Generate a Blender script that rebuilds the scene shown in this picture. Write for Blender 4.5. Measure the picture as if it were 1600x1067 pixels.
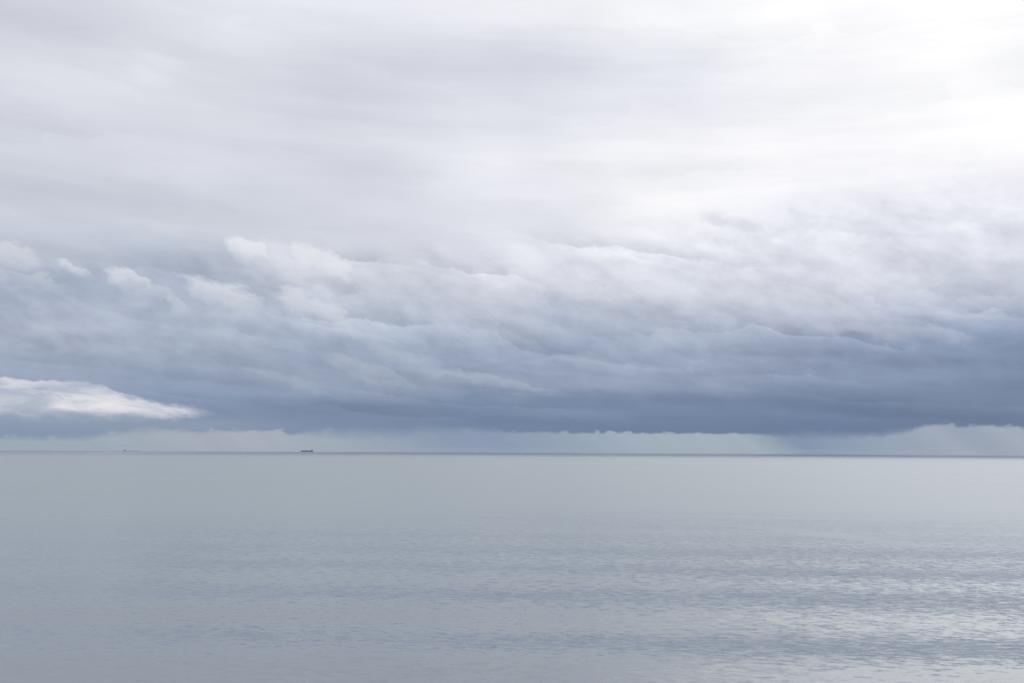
import bpy, bmesh, math, random
from mathutils import Vector, Matrix
R = math.radians
sc = bpy.context.scene
for o in list(bpy.data.objects):
    bpy.data.objects.remove(o)

# ------------------------------------------------------------------ camera, sky, sun, exposure
EARTH = 6371000.0          # the sea is built on the curve of the earth, so the horizon is where it really is
EYE = 22.0                 # the photographer stands on a cliff
cam_data = bpy.data.cameras.new('camera')
cam_data.sensor_width = 36.0
cam_data.lens = 35.35
cam_data.clip_start = 0.5
cam_data.clip_end = 200000.0
cam = bpy.data.objects.new('camera', cam_data)
sc.collection.objects.link(cam)
cam.location = (0, 0, EYE)
cam.rotation_euler = (Matrix.Rotation(R(90 + 6.15), 3, 'X') @ Matrix.Rotation(R(0.28), 3, 'Z')).to_euler()
sc.camera = cam

SUN_AZ, SUN_EL = 36.0, 40.0     # degrees right of the view direction, above the horizon
SKY_STRENGTH = 0.1
sun_data = bpy.data.lights.new('sun', 'SUN')
sun_data.energy = 0.8
sun_data.angle = R(60)
sun_data.color = (1.0, 0.97, 0.93)
sun = bpy.data.objects.new('sun', sun_data)
sc.collection.objects.link(sun)
sdir = Vector((math.sin(R(SUN_AZ)) * math.cos(R(SUN_EL)), math.cos(R(SUN_AZ)) * math.cos(R(SUN_EL)), math.sin(R(SUN_EL))))
sun.rotation_euler = sdir.to_track_quat('Z', 'Y').to_euler()

vs = sc.view_settings
vs.view_transform = 'Standard'
vs.look = 'None'
vs.exposure = 0.0
vs.gamma = 1.0
vs.use_curve_mapping = False
sc.cycles.max_bounces = 4
sc.cycles.volume_bounces = 1
sc.cycles.use_denoising = True
sc.cycles.denoising_prefilter = 'ACCURATE'


# ------------------------------------------------------------------ small node language
class S:
    """one value travelling through a node tree; + - * / and the helpers below add nodes"""
    tree = None

    def __init__(self, sock):
        self.s = sock

    def _m(self, op, other, rev=False):
        n = S.tree.nodes.new('ShaderNodeMath')
        n.operation = op
        a, b = (other, self) if rev else (self, other)
        put(n.inputs[0], a)
        put(n.inputs[1], b)
        return S(n.outputs[0])

    def __add__(self, o): return self._m('ADD', o)
    def __radd__(self, o): return self._m('ADD', o)
    def __sub__(self, o): return self._m('SUBTRACT', o)
    def __rsub__(self, o): return self._m('SUBTRACT', o, True)
    def __mul__(self, o): return self._m('MULTIPLY', o)
    def __rmul__(self, o): return self._m('MULTIPLY', o)
    def __truediv__(self, o): return self._m('DIVIDE', o)
    def max(self, o): return self._m('MAXIMUM', o)
    def min(self, o): return self._m('MINIMUM', o)
    def pow(self, o): return self._m('POWER', o)


def put(inp, v):
    if isinstance(v, S):
        S.tree.links.new(v.s, inp)
    else:
        inp.default_value = v


def node(kind, out=0, props=None, **ins):
    n = S.tree.nodes.new(kind)
    for k, v in (props or {}).items():
        setattr(n, k, v)
    for k, v in ins.items():
        put(n.inputs[int(k[1:])] if k[0] == 'i' and k[1:].isdigit() else n.inputs[k], v)
    return S(n.outputs[out])


def fn(op, a, b=None):
    n = S.tree.nodes.new('ShaderNodeMath')
    n.operation = op
    put(n.inputs[0], a)
    if b is not None:
        put(n.inputs[1], b)
    return S(n.outputs[0])


def vmath(op, a, b=None, out=0, scale=None):
    n = S.tree.nodes.new('ShaderNodeVectorMath')
    n.operation = op
    put(n.inputs[0], a)
    if b is not None:
        put(n.inputs[1], b)
    if scale is not None:
        put(n.inputs['Scale'], scale)
    return S(n.outputs[out])


def smooth(x, a, b, lo=0.0, hi=1.0):
    n = S.tree.nodes.new('ShaderNodeMapRange')
    n.interpolation_type = 'SMOOTHSTEP'
    put(n.inputs[0], x)
    for i, v in zip((1, 2, 3, 4), (a, b, lo, hi)):
        put(n.inputs[i], v)
    return S(n.outputs[0])


def linear(x, a, b, lo=0.0, hi=1.0):
    n = S.tree.nodes.new('ShaderNodeMapRange')
    n.clamp = True
    put(n.inputs[0], x)
    for i, v in zip((1, 2, 3, 4), (a, b, lo, hi)):
        put(n.inputs[i], v)
    return S(n.outputs[0])


def xyz(x, y, z=0.0):
    n = S.tree.nodes.new('ShaderNodeCombineXYZ')
    for i, v in enumerate((x, y, z)):
        put(n.inputs[i], v)
    return S(n.outputs[0])


def split(v):
    n = S.tree.nodes.new('ShaderNodeSeparateXYZ')
    put(n.inputs[0], v)
    return [S(o) for o in n.outputs]


def noise(vec, scale=1.0, detail=4.0, rough=0.5, lac=2.0, dist=0.0, color=False):
    n = S.tree.nodes.new('ShaderNodeTexNoise')
    put(n.inputs['Vector'], vec)
    for k, v in (('Scale', scale), ('Detail', detail), ('Roughness', rough), ('Lacunarity', lac), ('Distortion', dist)):
        put(n.inputs[k], v)
    return S(n.outputs[1 if color else 0])


def mapping(vec, loc=(0, 0, 0), rot=0.0, scale=(1, 1, 1), kind='POINT'):
    if kind == 'POINT' and rot != 0.0:          # turn first, then stretch
        vec = mapping(vec, rot=rot, kind='VECTOR')
        rot = 0.0
    n = S.tree.nodes.new('ShaderNodeMapping')
    n.vector_type = kind
    put(n.inputs[0], vec)
    n.inputs[1].default_value = loc
    n.inputs[2].default_value = (0, 0, R(rot))
    n.inputs[3].default_value = scale
    return S(n.outputs[0])


def ramp(x, stops, interp='LINEAR'):
    """stops: (position, colour) over any range of x"""
    a, b = stops[0][0], stops[-1][0]
    n = S.tree.nodes.new('ShaderNodeValToRGB')
    n.color_ramp.interpolation = interp
    e = n.color_ramp.elements
    while len(e) > 1:
        e.remove(e[-1])
    e[0].position = 0.0
    e[0].color = (*stops[0][1], 1)
    for p, c in stops[1:]:
        el = e.new(min(1.0, (p - a) / (b - a)))
        el.color = (*c, 1)
    put(n.inputs[0], linear(x, a, b))
    return S(n.outputs[0])


def curve(x, pts):
    lo = min(p[1] for p in pts)
    hi = max(p[1] for p in pts)
    st = [(p, ((v - lo) / (hi - lo),) * 3) for p, v in pts]
    return ramp(x, st) * (hi - lo) + lo


def mixc(f, a, b, blend='MIX'):
    n = S.tree.nodes.new('ShaderNodeMix')
    n.data_type = 'RGBA'
    n.blend_type = blend
    n.clamp_factor = True
    put(n.inputs[0], f)
    put(n.inputs[6], a if isinstance(a, S) else (*a, 1))
    put(n.inputs[7], b if isinstance(b, S) else (*b, 1))
    return S(n.outputs[2])


# ------------------------------------------------------------------ the sky: a rainy cloud bank under a bright overcast
# directions are (azimuth, elevation) in degrees, azimuth 0 = straight out to sea; colours are radiance
STATIONS = [
    (-26.08, [(0.49, (0.22, 0.287, 0.413)), (1.01, (0.25, 0.314, 0.434)), (1.76, (0.275, 0.337, 0.456)), (3.23, (0.287, 0.347, 0.468)), (4.71, (0.332, 0.386, 0.509)), (5.36, (0.413, 0.462, 0.571)), (6.18, (0.434, 0.479, 0.591)), (7.49, (0.392, 0.445, 0.558)), (8.97, (0.352, 0.407, 0.521)), (9.94, (0.503, 0.546, 0.638)), (11.08, (0.565, 0.597, 0.687)), (13.02, (0.604, 0.631, 0.708)), (16.22, (0.665, 0.687, 0.761)), (19.34, (0.73, 0.738, 0.807)), (21.48, (0.617, 0.631, 0.708)), (22.98, (0.658, 0.665, 0.745))]),
    (-17.86, [(0.77, (0.238, 0.305, 0.423)), (1.39, (0.258, 0.323, 0.44)), (1.91, (0.22, 0.283, 0.418)), (2.77, (0.227, 0.296, 0.429)), (4.16, (0.296, 0.356, 0.479)), (5.72, (0.371, 0.429, 0.546)), (6.94, (0.407, 0.462, 0.571)), (8.67, (0.402, 0.456, 0.565)), (10.23, (0.423, 0.474, 0.578)), (11.78, (0.578, 0.61, 0.687)), (13.83, (0.617, 0.644, 0.723)), (17.2, (0.716, 0.73, 0.799)), (19.84, (0.745, 0.761, 0.823)), (21.79, (0.73, 0.745, 0.807)), (24.32, (0.776, 0.784, 0.855))]),
    (-9.16, [(0.95, (0.191, 0.258, 0.386)), (1.84, (0.198, 0.262, 0.392)), (2.49, (0.181, 0.246, 0.376)), (3.2, (0.258, 0.319, 0.44)), (4.18, (0.319, 0.376, 0.497)), (5.8, (0.352, 0.413, 0.539)), (7.24, (0.456, 0.509, 0.617)), (9.03, (0.539, 0.578, 0.672)), (10.83, (0.61, 0.638, 0.716)), (12.25, (0.617, 0.638, 0.716)), (14.38, (0.644, 0.665, 0.738)), (17.87, (0.68, 0.701, 0.768)), (21.27, (0.658, 0.672, 0.745)), (23.26, (0.73, 0.745, 0.807)), (25.21, (0.791, 0.799, 0.863))]),
    (-0.02, [(0.82, (0.153, 0.22, 0.347)), (1.55, (0.15, 0.216, 0.347)), (2.64, (0.178, 0.242, 0.371)), (3.65, (0.309, 0.366, 0.491)), (4.64, (0.287, 0.347, 0.479)), (5.91, (0.328, 0.386, 0.521)), (7.37, (0.462, 0.509, 0.617)), (9.19, (0.578, 0.604, 0.694)), (11.01, (0.716, 0.73, 0.807)), (12.45, (0.73, 0.745, 0.815)), (14.25, (0.776, 0.784, 0.855)), (15.95, (0.839, 0.847, 0.896)), (18.13, (0.745, 0.761, 0.831)), (19.87, (0.73, 0.745, 0.815)), (21.75, (0.672, 0.694, 0.768)), (23.92, (0.823, 0.831, 0.888)), (25.56, (0.896, 0.896, 0.939))]),
    (9.13, [(0.86, (0.133, 0.198, 0.323)), (1.93, (0.144, 0.209, 0.337)), (2.93, (0.175, 0.238, 0.371)), (3.9, (0.287, 0.347, 0.474)), (5.52, (0.337, 0.397, 0.527)), (6.78, (0.445, 0.497, 0.61)), (8.4, (0.604, 0.631, 0.723)), (10.2, (0.701, 0.723, 0.799)), (12.34, (0.871, 0.88, 0.922)), (13.76, (0.939, 0.939, 0.965)), (17.27, (0.913, 0.913, 0.947)), (19.33, (0.791, 0.799, 0.871)), (21.36, (0.784, 0.799, 0.863)), (23.35, (0.888, 0.896, 0.93)), (25.3, (0.947, 0.947, 0.973))]),
    (17.84, [(0.52, (0.13, 0.195, 0.319)), (1.56, (0.125, 0.188, 0.314)), (2.25, (0.144, 0.209, 0.337)), (3.64, (0.223, 0.283, 0.413)), (4.85, (0.25, 0.309, 0.44)), (6.07, (0.309, 0.366, 0.503)), (7.11, (0.479, 0.521, 0.638)), (8.5, (0.617, 0.644, 0.73)), (10.57, (0.723, 0.738, 0.815)), (12.98, (0.831, 0.839, 0.905)), (14.51, (0.93, 0.93, 0.965)), (17.38, (0.947, 0.947, 0.973)), (20.67, (0.922, 0.922, 0.956)), (24.49, (0.991, 0.991, 1))]),
    (26.07, [(0.54, (0.136, 0.195, 0.319)), (1.84, (0.136, 0.195, 0.319)), (2.82, (0.171, 0.231, 0.356)), (4.13, (0.209, 0.27, 0.407)), (5.44, (0.212, 0.275, 0.413)), (6.75, (0.361, 0.418, 0.552)), (7.74, (0.515, 0.558, 0.665)), (9.37, (0.638, 0.665, 0.761)), (11.65, (0.761, 0.776, 0.855)), (13.27, (0.831, 0.839, 0.905)), (14.39, (0.922, 0.922, 0.956)), (16.46, (0.982, 0.982, 1)), (19.59, (0.991, 0.991, 1)), (23.24, (1.027, 1.027, 1.027))]),
]
STRIP = [(-29.65, (0.332, 0.402, 0.468)), (-26.84, (0.332, 0.402, 0.468)), (-22.34, (0.342, 0.407, 0.474)), (-17.54, (0.381, 0.418, 0.491)), (-13.50, (0.381, 0.423, 0.491)), (-10.73, (0.347, 0.407, 0.479)), (-7.19, (0.305, 0.366, 0.462)), (-3.59, (0.246, 0.314, 0.44)), (-0.70, (0.246, 0.314, 0.44)), (3.65, (0.296, 0.371, 0.468)), (6.89, (0.342, 0.418, 0.491)), (10.78, (0.356, 0.434, 0.503)), (13.21, (0.342, 0.418, 0.491)), (15.60, (0.205, 0.279, 0.407)), (17.60, (0.246, 0.319, 0.434)), (20.19, (0.283, 0.352, 0.462)), (23.32, (0.328, 0.381, 0.479)), (24.54, (0.301, 0.356, 0.462)), (26.89, (0.342, 0.397, 0.485))]
BASE_EDGE = [(-32.33, 0.424), (-26.85, 0.479), (-25.09, 0.463), (-23.28, 0.512), (-21.59, 0.797), (-19.53, 0.989), (-17.23, 0.841), (-16.57, 0.951), (-12.83, 0.951), (-12.41, 0.814), (-10.74, 0.827), (-5.77, 0.862), (-5.34, 1.081), (-1.43, 1.141), (0.02, 1.039), (3.65, 1.019), (9.03, 1.035), (11.49, 1.003), (14.25, 0.936), (15.27, 0.867), (19.89, 0.868), (21.49, 1.069), (22.28, 1.336), (23.21, 1.398), (23.82, 1.262), (25.18, 1.354), (26.93, 1.150), (32.41, 1.088)]
OPEN_TOP = [(-37.42, 3.197), (-27.02, 3.551), (-23.73, 3.533), (-22.02, 3.350), (-21.21, 2.966), (-20.56, 2.710), (-18.94, 2.436), (-17.28, 2.156), (-16.10, 1.931), (-15.25, 1.768), (3.65, 1.923)]
OPEN_BOTTOM = [(-37.28, 1.177), (-26.90, 1.382), (-23.32, 1.310), (-20.82, 1.312), (-18.57, 1.411), (-16.60, 1.680), (-15.59, 1.799), (3.66, 1.959)]
BASE_SOFT = [(-29.68, 0.219), (-26.86, 0.219), (-21.74, 0.365), (-19.52, 0.292), (-17.56, 0.182), (-14.20, 0.146), (-12.83, 0.091), (-10.74, 0.511), (-6.48, 0.584), (-1.43, 0.365), (0.75, 0.146), (7.25, 0.109), (12.53, 0.109), (14.25, 0.219), (15.61, 0.511), (20.21, 0.438), (22.11, 0.146), (26.92, 0.146)]
HEADS = [
    (-14.69, 10.66, 1.68, 0.95, -28, 1),
    (-13.45, 9.94, 2.55, 1.46, -24, 0.55),
    (-10.80, 10.12, 2.19, 0.95, -28, 0.95),
    (-8.80, 9.04, 2.92, 1.31, -20, 0.4),
    (-20.99, 8.83, 1.31, 0.51, -30, 0.8),
    (-19.98, 8.14, 1.64, 0.73, -22, 0.45),
    (-16.49, 8.18, 2.26, 1.02, -26, 0.9),
    (-18.31, 7.33, 1.09, 0.58, -20, 0.5),
    (-10.91, 7.47, 2.92, 1.02, -30, 0.85),
    (-8.74, 6.24, 2.19, 0.80, -25, 0.35),
    (-24.07, 9.29, 0.95, 0.36, -30, 0.6),
    (-26.74, 9.40, 1.46, 0.80, -10, 0.5),
    (-25.95, 8.49, 1.82, 0.51, -12, 0.4),
    (-12.39, 3.58, 3.28, 0.51, -14, 0.4),
    (-7.98, 4.01, 2.92, 0.51, -20, 0.4),
    (-0.72, 3.72, 4.38, 0.47, -10, 0.45),
    (-5.83, 4.95, 3.28, 0.58, -24, 0.35),
    (5.84, 4.64, 4.01, 0.51, -8, 0.3),
    (8.41, 8.70, 2.92, 1.09, -36, 0.65),
    (2.93, 9.01, 3.28, 0.88, -18, 0.4),
    (17.14, 7.83, 3.28, 0.66, -16, 0.5),
    (21.67, 6.28, 4.38, 0.51, -8, 0.4),
    (23.59, 7.21, 3.28, 0.51, -10, 0.4),
    (-3.69, 8.43, 4.01, 0.95, -16, 0.2),
    (-2.20, 6.63, 4.38, 0.80, -18, 0.25),
    (13.70, 7.23, 4.38, 0.66, -14, 0.25),
    (12.00, 9.76, 2.92, 0.80, -30, 0.25)]
WISPS = [
    (11.87, 12.88, 1.24, 0.40, -14, 0.9),
    (13.28, 12.47, 1.17, 0.40, -16, 0.9),
    (16.01, 13.10, 0.58, 0.29, -40, 0.6),
    (14.14, 11.63, 1.46, 0.36, -30, 0.2),
    (-25.16, 3.06, 0.51, 0.13, -5, 0.5),
    (-25.03, 2.76, 0.58, 0.09, -12, 0.4),
    (-24.30, 2.62, 0.36, 0.07, -20, 0.3),
    (-20.88, 2.63, 0.58, 0.11, -14, 0.6),
    (-23.75, 2.63, 0.36, 0.07, -10, 0.3),
    (3.47, 2.10, 5.11, 0.36, 0, 0.15),
    (1.47, 5.92, 3.28, 0.44, -8, 0.3),
    (4.57, 3.81, 0.95, 0.18, -10, 0.4),
    (19.43, 6.88, 4.01, 0.51, -4, 0.25)]
GLOWS = [
    (0.90, 10.83, 1.46, 0.80, -20, 0.5),
    (-20.59, 19.67, 1.24, 0.58, -10, 0.28),
    (-20.02, 20.43, 1.46, 0.44, -10, 0.2),
    (-24.13, 17.83, 4.01, 0.88, -6, 0.2),
    (-22.75, 2.19, 2.74, 0.58, 4, 0.65),
    (-20.69, 2.03, 2.74, 0.36, -8, 0.55),
    (-18.59, 1.93, 1.82, 0.22, -8, 0.3),
    (-26.05, 1.79, 1.82, 0.18, 0, 0.4)]

world = bpy.data.worlds.new('World')
sc.world = world
world.use_nodes = True
world.cycles.sampling_method = "MANUAL"
world.cycles.sample_map_resolution = 256
S.tree = world.node_tree
S.tree.nodes.clear()
dx, dy, dz = split(node('ShaderNodeTexCoord', 0))
az = fn('ARCTAN2', dx, fn('ABSOLUTE', dy)) * (180 / math.pi)       # the sky behind the viewer goes on like the one in front
el = fn('ARCTAN2', dz, fn('SQRT', dx * dx + dy * dy)) * (180 / math.pi)
P = xyz(az, el, 0.0)

# billows: one warp shared by everything in the bank
n_big = noise(mapping(P, (3.1, 1.7, 0.2), 10, (0.10, 0.24, 1)), 1.0, 3.0, 0.5, color=True)
n_mid = noise(mapping(P, (9.4, 4.2, 0.7), 15, (0.30, 0.55, 1)), 1.0, 6.0, 0.58, color=True)
bx, by, _ = split(n_big)
mx, my, _ = split(n_mid)
calm = smooth(el, 1.2, 4.5) * smooth(el, 20.0, 11.0, 0.35, 1.0)
waz = az + ((bx - 0.5) * 5.0 + (mx - 0.5) * 2.4) * calm
wel = el + ((by - 0.5) * 2.0 + (my - 0.5) * 2.0) * calm
col = None
for i, (a, rows) in enumerate(STATIONS):
    c = ramp(wel, rows)
    col = c if col is None else mixc(smooth(waz, STATIONS[i - 1][0], a), col, c)

n_fine = noise(mapping(P, (4.4, 6.1, 2.2), 15, (0.75, 1.15, 1)), 1.0, 6.0, 0.62, color=True)
fx, fy, _ = split(n_fine)
# relief: every billow is lit on the side towards the sun and darker beneath
def height(p):
    a = noise(mapping(p, (2.0, 7.7, 1.3), 13, (0.15, 0.32, 1)), 1.0, 7.0, 0.58, dist=0.1)
    b = noise(mapping(p, (5.0, 1.2, 3.3), 4, (0.06, 0.62, 1)), 1.0, 6.0, 0.52, dist=0.1)
    return a, b
P2 = vmath('ADD', P, (0.45, 0.65, 0.0))
ha, hb = height(P)
ha2, hb2 = height(P2)
w_bank = smooth(el, 3.0, 6.0) * smooth(wel - az * 0.07, 13.2, 10.2)
w_low = smooth(el, 0.9, 2.2) * smooth(el, 7.0, 4.0)
w_top = smooth(wel - az * 0.07, 9.5, 13.0)
streak = noise(mapping(P, (1.0, 2.5, 8.0), 2, (0.04, 0.30, 1)), 1.0, 6.0, 0.58, dist=0.15) - 0.5
soft = noise(mapping(P, (1.0, 8.5, 4.0), 8, (0.10, 0.16, 1)), 1.0, 4.0, 0.5) - 0.5
rel = (ha - ha2) * 0.7 * w_bank + (hb - hb2) * 0.45 * w_low + (hb - 0.5) * 0.22 * w_low + (ha - 0.5) * 0.25 * w_bank
rel = rel + streak * w_top * 0.50 + soft * w_top * 0.20

# ridges: rows of cloud one behind the other, each with a puffed, lit upper rim and a dark foot
def ridges(tilt, spacing, seed, big, mid, small, rim=0.05):
    up = (by - 0.5) * big + fn('ABSOLUTE', my - 0.5) * mid + fn('ABSOLUTE', fy - 0.5) * small + (fx - 0.5) * small * 0.6 + (mx - 0.5) * mid * 0.4
    s = fn('FRACT', (el + az * tilt - up) * (1.0 / spacing) + seed)
    return (s.pow(1.6) - 0.40) * smooth(s, 1.0, 1.0 - rim)
pres = noise(mapping(P, (3.3, 9.1, 6.0), 12, (0.09, 0.22, 1)), 1.0, 2.0, 0.5, color=True)
pa, pb, pc = split(pres)
side = smooth(az, -24.0, -15.0, 0.25, 1.0) * (1.0 - smooth(az, 7.0, 17.0) * smooth(el, 7.5, 11.0) * 0.8)
r1 = ridges(0.14, 2.9, 0.02, 7.0, 1.6, 1.1) * smooth(pa, 0.38, 0.62) * side
r2 = ridges(0.22, 1.9, 0.66, 4.5, 1.0, 0.7, 0.10) * smooth(pb, 0.42, 0.66) * side
r3 = ridges(0.07, 0.9, 0.30, 1.5, 0.7, 0.35, 0.10) * smooth(pc, 0.38, 0.62)
r4 = ridges(0.02, 3.6, 0.70, 7.0, 1.4, 0.2, 0.7) * smooth(pb, 0.62, 0.40)
rel = rel + (r1 * 0.26 + r2 * 0.20) * w_bank + r3 * 0.17 * w_low + r4 * 0.08 * w_top + ((fx - 0.5) * 0.30 + (mx - 0.5) * 0.24) * (w_bank + w_low * 0.5)
k = (rel + 1.0).max(0.5)
col = vmath('MULTIPLY', col, xyz(k, k._m('POWER', 0.96), k._m('POWER', 0.82)))

# lit heads of single clouds, thin gaps, dark scraps
Q = xyz(az + (mx - 0.5) * 2.6 + (fx - 0.5) * 2.0, el + (my - 0.5) * 1.6 + (fy - 0.5) * 1.5, 0.0)
Qf = xyz(az + (fx - 0.5) * 1.2, el + (fy - 0.5) * 0.7, 0.0)

def puff(q, p, edge0, edge1, lit=False):
    a, e, ru, rv, rot, amp = p
    m = mapping(q, (a, e, 0), rot, (ru, rv, 1), 'TEXTURE')
    f = smooth(vmath('LENGTH', m, out=1), edge0, edge1, 0.0, amp)
    if lit:
        ux, uy, _u = split(m)
        f = f * smooth(uy - ux * 0.45, -0.95, 0.65)
    return f

def total(q, table, e0, e1, lit=False):
    t = None
    for p in table:
        f = puff(q, p, e0, e1, lit)
        t = f if t is None else t.max(f)
    return t

heads = total(Q, HEADS, 1.12, 0.70, True) * 0.82
head_col = ramp(el, [(1.5, (0.42, 0.47, 0.57)), (5.0, (0.47, 0.52, 0.62)), (8.0, (0.66, 0.69, 0.76)), (10.5, (0.80, 0.81, 0.86)), (14.0, (0.9, 0.9, 0.93))])
col = mixc(heads, col, head_col)

# the bright gap low on the left
rag_ = noise(mapping(P, (7, 2, 0), 0, (1.5, 2.2, 1)), 1.0, 5.0, 0.62)
top = curve(az, OPEN_TOP)
bot = curve(az, OPEN_BOTTOM)
er = el + (fy - 0.5) * 0.60 + (rag_ - 0.5) * 0.40
gn = noise(mapping(P, (0.4, 3.1, 5.0), 3, (0.24, 1.0, 1)), 1.0, 6.0, 0.58, dist=0.5)
gap = smooth(az, -14.3, -18.0) * smooth((top - er) / linear(az, -21.5, -18.0, 1.0, 2.6), -0.03, 0.14) * smooth(er - bot + (gn - 0.5) * 0.5, -0.1, 0.75)
gap_col = mixc(smooth(gn, 0.36, 0.62), (0.44, 0.49, 0.59), (0.67, 0.68, 0.75))
col = mixc(gap * 0.96, col, gap_col)
col = mixc(total(Qf, GLOWS, 1.25, 0.3) * smooth(gn + fx * 0.5, 0.55, 0.95).max(smooth(el, 3.0, 5.0)), col, ramp(el, [(3.0, (0.90, 0.87, 0.86)), (6.0, (0.86, 0.87, 0.92))]))
wisp_col = ramp(el, [(1.0, (0.34, 0.39, 0.52)), (5.0, (0.27, 0.33, 0.47)), (9.0, (0.5, 0.53, 0.62)), (13.0, (0.74, 0.76, 0.83))])
col = mixc(total(Qf, WISPS, 1.25, 0.2), col, wisp_col)

# below the flat ragged base of the bank: pale air with slanting rain
rain = noise(xyz((az + el * 1.3) * 0.6, el * 0.12, 2.0), 1.0, 4.0, 0.55) - 0.5
saz = az + (el - 0.6) * 1.2 + rain * 0.8
strip = ramp(saz, STRIP)
kk = rain * 0.15 + 1.0
strip = vmath('MULTIPLY', strip, xyz(kk, kk, kk))
base = curve(az, BASE_EDGE)
bs = curve(az, BASE_SOFT)
rise = (el - base) - smooth(rag_, 0.46, 0.78) * 0.24 + (hb - 0.5) * 0.45 + (fy - 0.5) * 0.25
f = smooth(rise / bs, -0.8, 0.8)
col = mixc(f, strip, col)

kz = smooth(el, 22.0, 75.0, 1.0, 1.5)
col = vmath('SCALE', col, scale=kz)
clear = node('ShaderNodeTexSky', 0, {'sky_type': 'NISHITA', 'sun_disc': False, 'sun_elevation': R(SUN_EL),
                                     'sun_rotation': R(SUN_AZ), 'altitude': EYE})
col = mixc(0.98, clear, vmath('SCALE', col, scale=1.0 / SKY_STRENGTH))     # almost full cover
bg = S.tree.nodes.new('ShaderNodeBackground')
put(bg.inputs[0], col)
bg.inputs[1].default_value = SKY_STRENGTH
ow = S.tree.nodes.new('ShaderNodeOutputWorld')
S.tree.links.new(bg.outputs[0], ow.inputs[0])


# ------------------------------------------------------------------ materials
def material(name):
    m = bpy.data.materials.new(name)
    m.use_nodes = True
    S.tree = m.node_tree
    return m, S.tree.nodes['Principled BSDF']


def paint(name, c, rough=0.5, rust=0.25):
    m, b = material(name)
    t = node('ShaderNodeTexCoord', 3)
    n = noise(t, 0.15, 6.0, 0.6)
    put(b.inputs['Base Color'], mixc(smooth(n, 0.52, 0.75, 0.0, rust), c, (0.16, 0.07, 0.04)))
    put(b.inputs['Roughness'], rough)
    return m


water, b = material('sea_water')
pos = node('ShaderNodeNewGeometry', 0)
px, py, pz = split(pos)
dist = fn('SQRT', px * px + py * py)
flat = xyz(px, py, 0.0)
ROUGH_MID, SLOPE_MID = 0.14, 0.4
# patches of wind: long bands of ruffled water with smooth lanes between them
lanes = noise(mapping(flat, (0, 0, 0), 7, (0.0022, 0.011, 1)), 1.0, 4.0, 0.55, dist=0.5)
lanes2 = noise(mapping(flat, (3, 5, 0), -4, (0.006, 0.03, 1)), 1.0, 3.0, 0.5)
wind = linear(dist, 230.0, 420.0, smooth(lanes * 0.5 + lanes2 * 0.5, 0.36, 0.64), 0.5)
far_calm_shade = smooth(dist, 2000.0, 7000.0)
mid = smooth(dist, 110.0, 520.0)
# a smooth slick lying on the water off to the right
sq = mapping(flat, (84.0, 272.0, 0.0), 25.0, (9.0, 34.0, 1.0), 'TEXTURE')
slick = smooth(vmath('LENGTH', sq, out=1) + (lanes2 - 0.5) * 1.4, 1.15, 0.55, 1.0, 0.15)
# wavelets: slopes of the surface at three sizes, crests lying across the view
def slopes(rot, sx, sy, off, detail, rough):
    c_ = noise(mapping(flat, off, rot, (sx, sy, 1)), 1.0, detail, rough, color=True)
    return vmath('MULTIPLY', vmath('SUBTRACT', c_, (0.5, 0.5, 0.5)), (0.6, 1.0, 0.0))
sl = vmath('SCALE', slopes(9, 0.03, 0.10, (3, 1, 0), 2.0, 0.5), scale=0.03)
sl = vmath('ADD', sl, vmath('SCALE', slopes(12, 0.62, 1.30, (0, 0, 0), 2.0, 0.5), scale=(wind * 0.05 + 0.27) * slick))
sl = vmath('ADD', sl, vmath('SCALE', slopes(-8, 2.0, 3.2, (7, 3, 0), 2.0, 0.6), scale=(wind * 0.12 + 0.14) * slick))
sl = vmath('ADD', sl, vmath('SCALE', slopes(16, 0.20, 0.48, (5, 2, 0), 3.0, 0.5), scale=0.05 * slick))
sl = vmath('SCALE', sl, scale=(1.0 - mid * SLOPE_MID) * (1.0 - far_calm_shade * 0.7))
nrm = vmath('NORMALIZE', vmath('ADD', node('ShaderNodeNewGeometry', 1), sl))
put(b.inputs['Normal'], nrm)
put(b.inputs['Base Color'], mixc(far_calm_shade, mixc(smooth(dist + (lanes - 0.5) * 200.0, 90.0, 420.0), (0.166, 0.196, 0.226), (0.226, 0.272, 0.287)), (0.008, 0.014, 0.028)))   # paler towards mid distance; offshore near-black, with cloud shadow put into the colour
put(b.inputs['Roughness'], (wind * 0.03 + 0.17 + mid * ROUGH_MID + (lanes - 0.5) * 0.10 * mid + (1.0 - slick) * 0.08) * (1.0 - far_calm_shade * 0.78))
put(b.inputs['IOR'], 1.333)

hazed_hull_paint = paint('hazed_hull_paint', (0.11, 0.125, 0.155), 0.5, 0.2)  # dark hull colour lightened, part of the distance haze mixed into it
boot_paint = paint('antifouling_paint', (0.12, 0.03, 0.025), 0.7, 0.3)
shaded_white = paint('shaded_white_paint', (0.22, 0.22, 0.215), 0.45, 0.2)  # upper works darkened: shade of the backlit side put into the colour
deck_paint = paint('deck_paint', (0.09, 0.10, 0.10), 0.7, 0.3)
crane_paint = paint('crane_paint', (0.22, 0.22, 0.20), 0.5, 0.2)
glass_paint, b = material('bridge_glass')
put(b.inputs['Base Color'], (0.02, 0.025, 0.03, 1))
put(b.inputs['Roughness'], 0.08)


# ------------------------------------------------------------------ the sea
def new_object(name, mesh, mat=None, parent=None, **props):
    o = bpy.data.objects.new(name, mesh)
    sc.collection.objects.link(o)
    if mat:
        mesh.materials.append(mat)
    o.parent = parent
    for k_, v_ in props.items():
        o[k_] = v_
    return o


rnd = random.Random(4)
SWELL = [  # wavelength, height, direction of travel (deg off straight in), phase
    (36.0, 0.27, 3.0, 0.6), (52.0, 0.06, -2.0, 2.1), (24.0, 0.025, 8.0, 4.0)]


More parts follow.
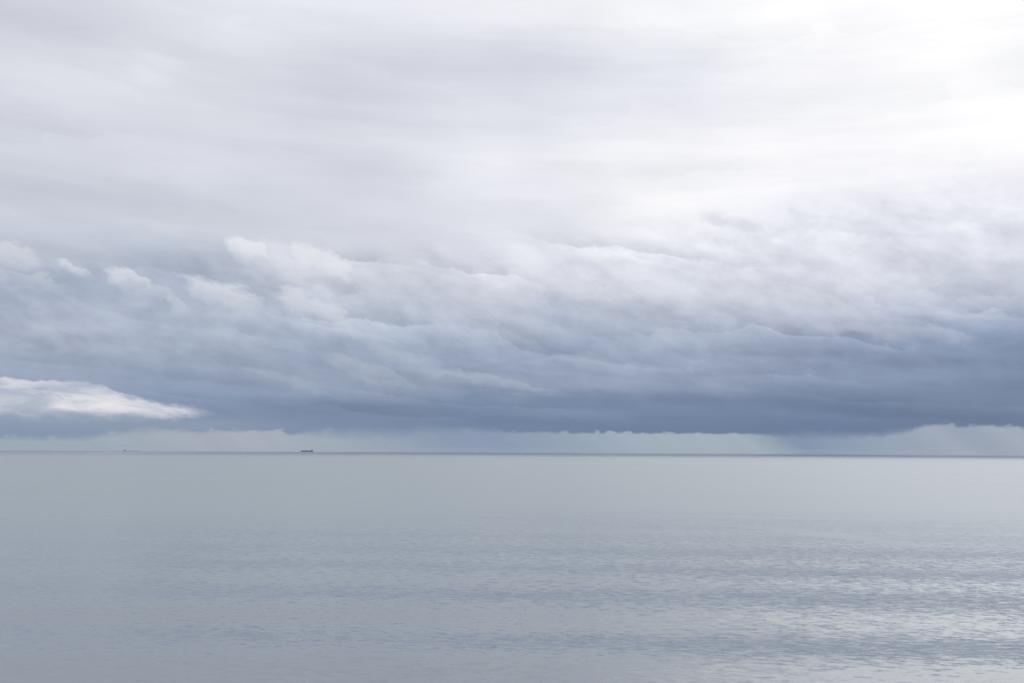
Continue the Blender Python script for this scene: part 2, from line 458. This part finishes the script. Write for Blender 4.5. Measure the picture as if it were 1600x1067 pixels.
def sea_height(x, y, r):
    z = -r * r / (2 * EARTH)
    if r < 600:                                     # the swell steepens as it comes into the shallows
        fade = 1.0 if r < 110 else max(0.0, (400 - r) / 290.0) ** 2
        for wl, a, dr, ph in SWELL:
            t = x * math.sin(R(dr)) + y * math.cos(R(dr)) + 4.0 * math.sin(x / 150.0 + ph)
            z += fade * a * math.sin(2 * math.pi * t / wl + ph)
    return z


radii = [8.0]
while radii[-1] < 34000:
    r = radii[-1]
    radii.append(r + (2.5 if r < 620 else (r - 620) * 0.02 + 2.5))
angles = [a * 0.5 for a in range(-90, 91)] + [45 + 2.5 * i for i in range(1, 108)]
verts = [(0.0, 0.0, sea_height(0, 0, 0))]
na = len(angles)
for r in radii:
    for a in angles:
        x, y = r * math.sin(R(a)), r * math.cos(R(a))
        verts.append((x, y, sea_height(x, y, r)))
faces = [(0, 1 + (j + 1) % na, 1 + j) for j in range(na)]
for i in range(len(radii) - 1):
    p0, p1 = 1 + i * na, 1 + (i + 1) * na
    for j in range(na):
        j2 = (j + 1) % na
        faces.append((p0 + j, p0 + j2, p1 + j2, p1 + j))
me = bpy.data.meshes.new('sea')
me.from_pydata(verts, [], faces)
me.polygons.foreach_set('use_smooth', [True] * len(me.polygons))
me.update()
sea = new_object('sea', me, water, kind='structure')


# ------------------------------------------------------------------ ships
def bm_mesh(name, bm):
    bmesh.ops.recalc_face_normals(bm, faces=bm.faces)
    m = bpy.data.meshes.new(name)
    bm.to_mesh(m)
    bm.free()
    return m


def box(bm, x0, x1, y0, y1, z0, z1, top=1.0):
    """a box whose upper face may be narrowed"""
    cx, cy = (x0 + x1) / 2, (y0 + y1) / 2
    v = []
    for z, s in ((z0, 1.0), (z1, top)):
        for x, y in ((x0, y0), (x1, y0), (x1, y1), (x0, y1)):
            v.append(bm.verts.new((cx + (x - cx) * s, cy + (y - cy) * s, z)))
    for q in ((3, 2, 1, 0), (4, 5, 6, 7), (0, 1, 5, 4), (1, 2, 6, 5), (2, 3, 7, 6), (3, 0, 4, 7)):
        bm.faces.new([v[i] for i in q])


def rod(bm, a, b_, r0, r1=None, seg=8):
    a, b_ = Vector(a), Vector(b_)
    d = (b_ - a)
    m = Matrix.Translation((a + b_) / 2) @ d.to_track_quat('Z', 'Y').to_matrix().to_4x4()
    bmesh.ops.create_cone(bm, cap_ends=True, segments=seg, radius1=r0, radius2=r0 if r1 is None else r1, depth=d.length, matrix=m)


def part(name, parent, mat, *shapes, **props):
    bm = bmesh.new()
    for f_ in shapes:
        f_(bm)
    return new_object(name, bm_mesh(name, bm), mat, parent, **props)


def hull_shape(bm, length, beam, z0, deck, sheer, section):
    """lofted hull: x runs from the stern (-) to the bow (+)"""
    n = 26
    rings = []
    for i in range(n + 1):
        t = i / n
        x = -length / 2 + length * t
        full = min(1.0, (1 - t) / 0.17) ** 0.55 if t > 0.83 else (0.72 + 0.28 * min(1.0, t / 0.12) ** 0.7 if t < 0.12 else 1.0)
        low = min(1.0, (1 - t) / 0.24) ** 0.8 if t > 0.76 else (0.35 + 0.65 * min(1.0, t / 0.16) if t < 0.16 else 1.0)
        zt = deck + (sheer * max(0.0, (t - 0.9) / 0.1) ** 0.8 if t > 0.9 else 0.0)
        rake = 0.03 * length * max(0.0, (t - 0.8) / 0.2)
        hb = beam / 2
        ring = [(x + rake, hb * full, zt), (x + rake * 0.5, hb * (0.3 * full + 0.7 * low), z0 + (zt - z0) * 0.55), (x, hb * low * 0.96, z0)]
        rings.append([bm.verts.new(p) for p in ring] + [bm.verts.new((p[0], -p[1], p[2])) for p in reversed(ring)])
    for r0, r1 in zip(rings, rings[1:]):
        for k_ in range(6):
            bm.faces.new((r0[k_], r0[(k_ + 1) % 6], r1[(k_ + 1) % 6], r1[k_]))
    bm.faces.new(rings[0][::-1])
    bm.faces.new(rings[-1])


def place_ship(root, az_deg, distance, heading):
    root.location = (distance * math.sin(R(az_deg)), distance * math.cos(R(az_deg)), -distance * distance / (2 * EARTH))
    root.rotation_euler = (0, 0, R(heading))


def deckhouse(root, x0, x1, beam, deck, tiers, tier_h):
    house = part('superstructure', root, shaded_white, *[
        (lambda bm, i=i: box(bm, x0 + 0.8 * i, x1, -beam / 2 + 1.4 * i, beam / 2 - 1.4 * i, deck + tier_h * i, deck + tier_h * (i + 1) - 0.01)) for i in range(tiers)])
    zt = deck + tier_h * tiers
    br = part('bridge', root, shaded_white, lambda bm: box(bm, x0 + 3, x1 - 1, -beam / 2 + 5, beam / 2 - 5, zt, zt + 3.2),
              lambda bm: box(bm, x0 + 3.4, x0 + 8, -beam / 2, beam / 2, zt + 0.05, zt + 1.1))
    part('window_band', br, glass_paint, lambda bm: box(bm, x1 - 1, x1 - 0.9, -beam / 2 + 5.6, beam / 2 - 5.6, zt + 1.4, zt + 2.6))
    for i in range(tiers):
        for s in (-1, 1):
            for q in range(4):
                xx = x0 + 0.8 * i + 2.0 + q * (x1 - x0 - 4) / 4
                yy = s * (beam / 2 - 1.4 * i)
                part('window', house, glass_paint, lambda bm: box(bm, xx, xx + 1.2, min(yy, yy + s * 0.06), max(yy, yy + s * 0.06), deck + tier_h * i + 1.2, deck + tier_h * i + 2.0))
    mast = part('mast', root, shaded_white, lambda bm: rod(bm, (x0 + 7, 0, zt + 3.2), (x0 + 7, 0, zt + 12.5), 0.55, 0.3),
                lambda bm: box(bm, x0 + 6.6, x0 + 7.4, -3, 3, zt + 8.6, zt + 9.0))
    part('radar', mast, shaded_white, lambda bm: box(bm, x0 + 6.8, x0 + 7.3, -2.2, 2.2, zt + 10.2, zt + 10.6))
    return zt


def railing(root, x0, x1, y, z):
    part('railing', root, crane_paint, lambda bm: box(bm, x0, x1, y - 0.05, y + 0.05, z + 1.0, z + 1.1),
         *[(lambda bm, i=i: box(bm, x0 + i * (x1 - x0 - 0.1) / 16, x0 + i * (x1 - x0 - 0.1) / 16 + 0.1, y - 0.05, y + 0.05, z, z + 1.0)) for i in range(17)])


# a bulk carrier on this side of the horizon, bow to the left
L1, B1, D1 = 176.0, 28.0, 13.5
ship = new_object('cargo_ship', None)
ship['label'] = 'dark-hulled cargo ship on the horizon, the nearer one, deckhouse at its right end'
ship['category'] = 'ship'
ship['group'] = 'ships on the horizon'
hull = part('hull', ship, hazed_hull_paint, lambda bm: hull_shape(bm, L1, B1, 1.6, D1, 4.5, 0))
part('boot_stripe', hull, boot_paint, lambda bm: hull_shape(bm, L1 * 0.985, B1 * 0.985, -2.0, 1.58, 0.0, 0))
part('forecastle', ship, hazed_hull_paint, lambda bm: box(bm, 72, 84, -8.5, 8.5, D1, D1 + 3.2, 0.8))
for i in range(5):
    h = part('hatch_cover', ship, deck_paint, lambda bm: box(bm, -42 + i * 23.0, -24 + i * 23.0, -9.5, 9.5, D1, D1 + 2.6, 0.97))
for i in range(4):
    xx = -21.0 + i * 23.0
    c = part('deck_crane', ship, crane_paint, lambda bm: rod(bm, (xx - 0.6, 0, D1), (xx - 0.6, 0, D1 + 10), 1.3, 1.1, 10),
             lambda bm: box(bm, xx - 2.4, xx + 1.2, -1.9, 1.9, D1 + 10, D1 + 13.2, 0.85))
    part('jib', c, crane_paint, lambda bm: rod(bm, (xx + 1.0, 0, D1 + 10.6), (xx + 19.5, 0, D1 + 5.2), 0.6, 0.35, 6))
zt = deckhouse(ship, -79.0, -60.0, 26.0, D1, 5, 3.0)
fun = part('funnel', ship, hazed_hull_paint, lambda bm: box(bm, -84.5, -79.5, -3, 3, D1, D1 + 19.0, 0.86))
part('exhaust_pipe', fun, deck_paint, lambda bm: rod(bm, (-82, 0, D1 + 19.0), (-82, 0, D1 + 21.0), 0.7, 0.7))
for s in (-1, 1):
    part('lifeboat', ship, paint('lifeboat_paint', (0.5, 0.14, 0.03), 0.5, 0.1), lambda bm: box(bm, -76, -68.5, s * 13.2 - 1.2, s * 13.2 + 1.2, D1 + 6.2, D1 + 8.6, 0.75))
    railing(ship, -56, 70, s * 13.4, D1)
part('foremast', ship, crane_paint, lambda bm: rod(bm, (79, 0, D1 + 3.2), (79, 0, D1 + 12), 0.5, 0.25))
AZ1, AZ2 = -11.42, -20.6
place_ship(ship, AZ1, 15700.0, 180.0 - AZ1 + 4)

# a long tanker beyond the horizon, only its upper works and deck line in sight, stern to the left
L2, B2, D2 = 330.0, 56.0, 8.6
tank = new_object('tanker_ship', None)
tank['label'] = 'faint low tanker half below the horizon, farther left, deckhouse at its left end'
tank['category'] = 'ship'
tank['group'] = 'ships on the horizon'
hull = part('hull', tank, hazed_hull_paint, lambda bm: hull_shape(bm, L2, B2, 1.2, D2, 3.5, 0))
part('boot_stripe', hull, boot_paint, lambda bm: hull_shape(bm, L2 * 0.985, B2 * 0.985, -3.0, 1.18, 0.0, 0))
zt = deckhouse(tank, -148.0, -122.0, 44.0, D2, 6, 3.2)
for h_ in tank.children:
    if h_.name.startswith(('superstructure', 'bridge')):
        h_.data.materials[0] = deck_paint
fun = part('funnel', tank, hazed_hull_paint, lambda bm: box(bm, -160, -150, -5, 5, D2, D2 + 26.0, 0.86))
part('exhaust_pipe', fun, deck_paint, lambda bm: rod(bm, (-155, 0, D2 + 26.0), (-155, 0, D2 + 29.0), 1.0, 1.0))
part('cargo_pipe', tank, deck_paint, *[(lambda bm, y=y: rod(bm, (-118, y, D2 + 1.6), (140, y, D2 + 1.6), 0.5)) for y in (-4.5, -1.5, 1.5, 4.5)])
for s in (-1, 1):
    pst = part('crane_post', tank, crane_paint, lambda bm: rod(bm, (2, s * 9, D2), (2, s * 9, D2 + 15), 1.2, 0.9, 10))
    part('jib', pst, crane_paint, lambda bm: rod(bm, (2, s * 9, D2 + 14), (26, s * 9, D2 + 11), 0.6, 0.4, 6))
    part('lifeboat', tank, bpy.data.materials['lifeboat_paint'], lambda bm: box(bm, -140, -131, s * 22.6 - 1.4, s * 22.6 + 1.4, D2 + 9, D2 + 12, 0.75))
    railing(tank, -118, 140, s * 27.4, D2)
part('manifold', tank, deck_paint, lambda bm: box(bm, -6, 8, -22, 22, D2 + 0.6, D2 + 3.0))
part('foremast', tank, crane_paint, lambda bm: rod(bm, (152, 0, D2 + 2.5), (152, 0, D2 + 14), 0.7, 0.3))
place_ship(tank, AZ2, 24000.0, -AZ2 - 3)

# ------------------------------------------------------------------ the damp air over the sea
bm = bmesh.new()
box(bm, -35000, 35000, -35000, 35000, -200.0, 62.0)
hz = new_object('haze', bm_mesh('haze', bm), kind='stuff')
m, b = material('haze')
S.tree.nodes.remove(b)
v = S.tree.nodes.new('ShaderNodeVolumePrincipled')
v.inputs['Color'].default_value = (0.62, 0.71, 0.81, 1)
v.inputs['Density'].default_value = 1.0e-5
v.inputs['Anisotropy'].default_value = 0.2
S.tree.links.new(v.outputs[0], S.tree.nodes['Material Output'].inputs['Volume'])
hz.data.materials.append(m)
hz['label'] = 'thin pale haze over the sea'
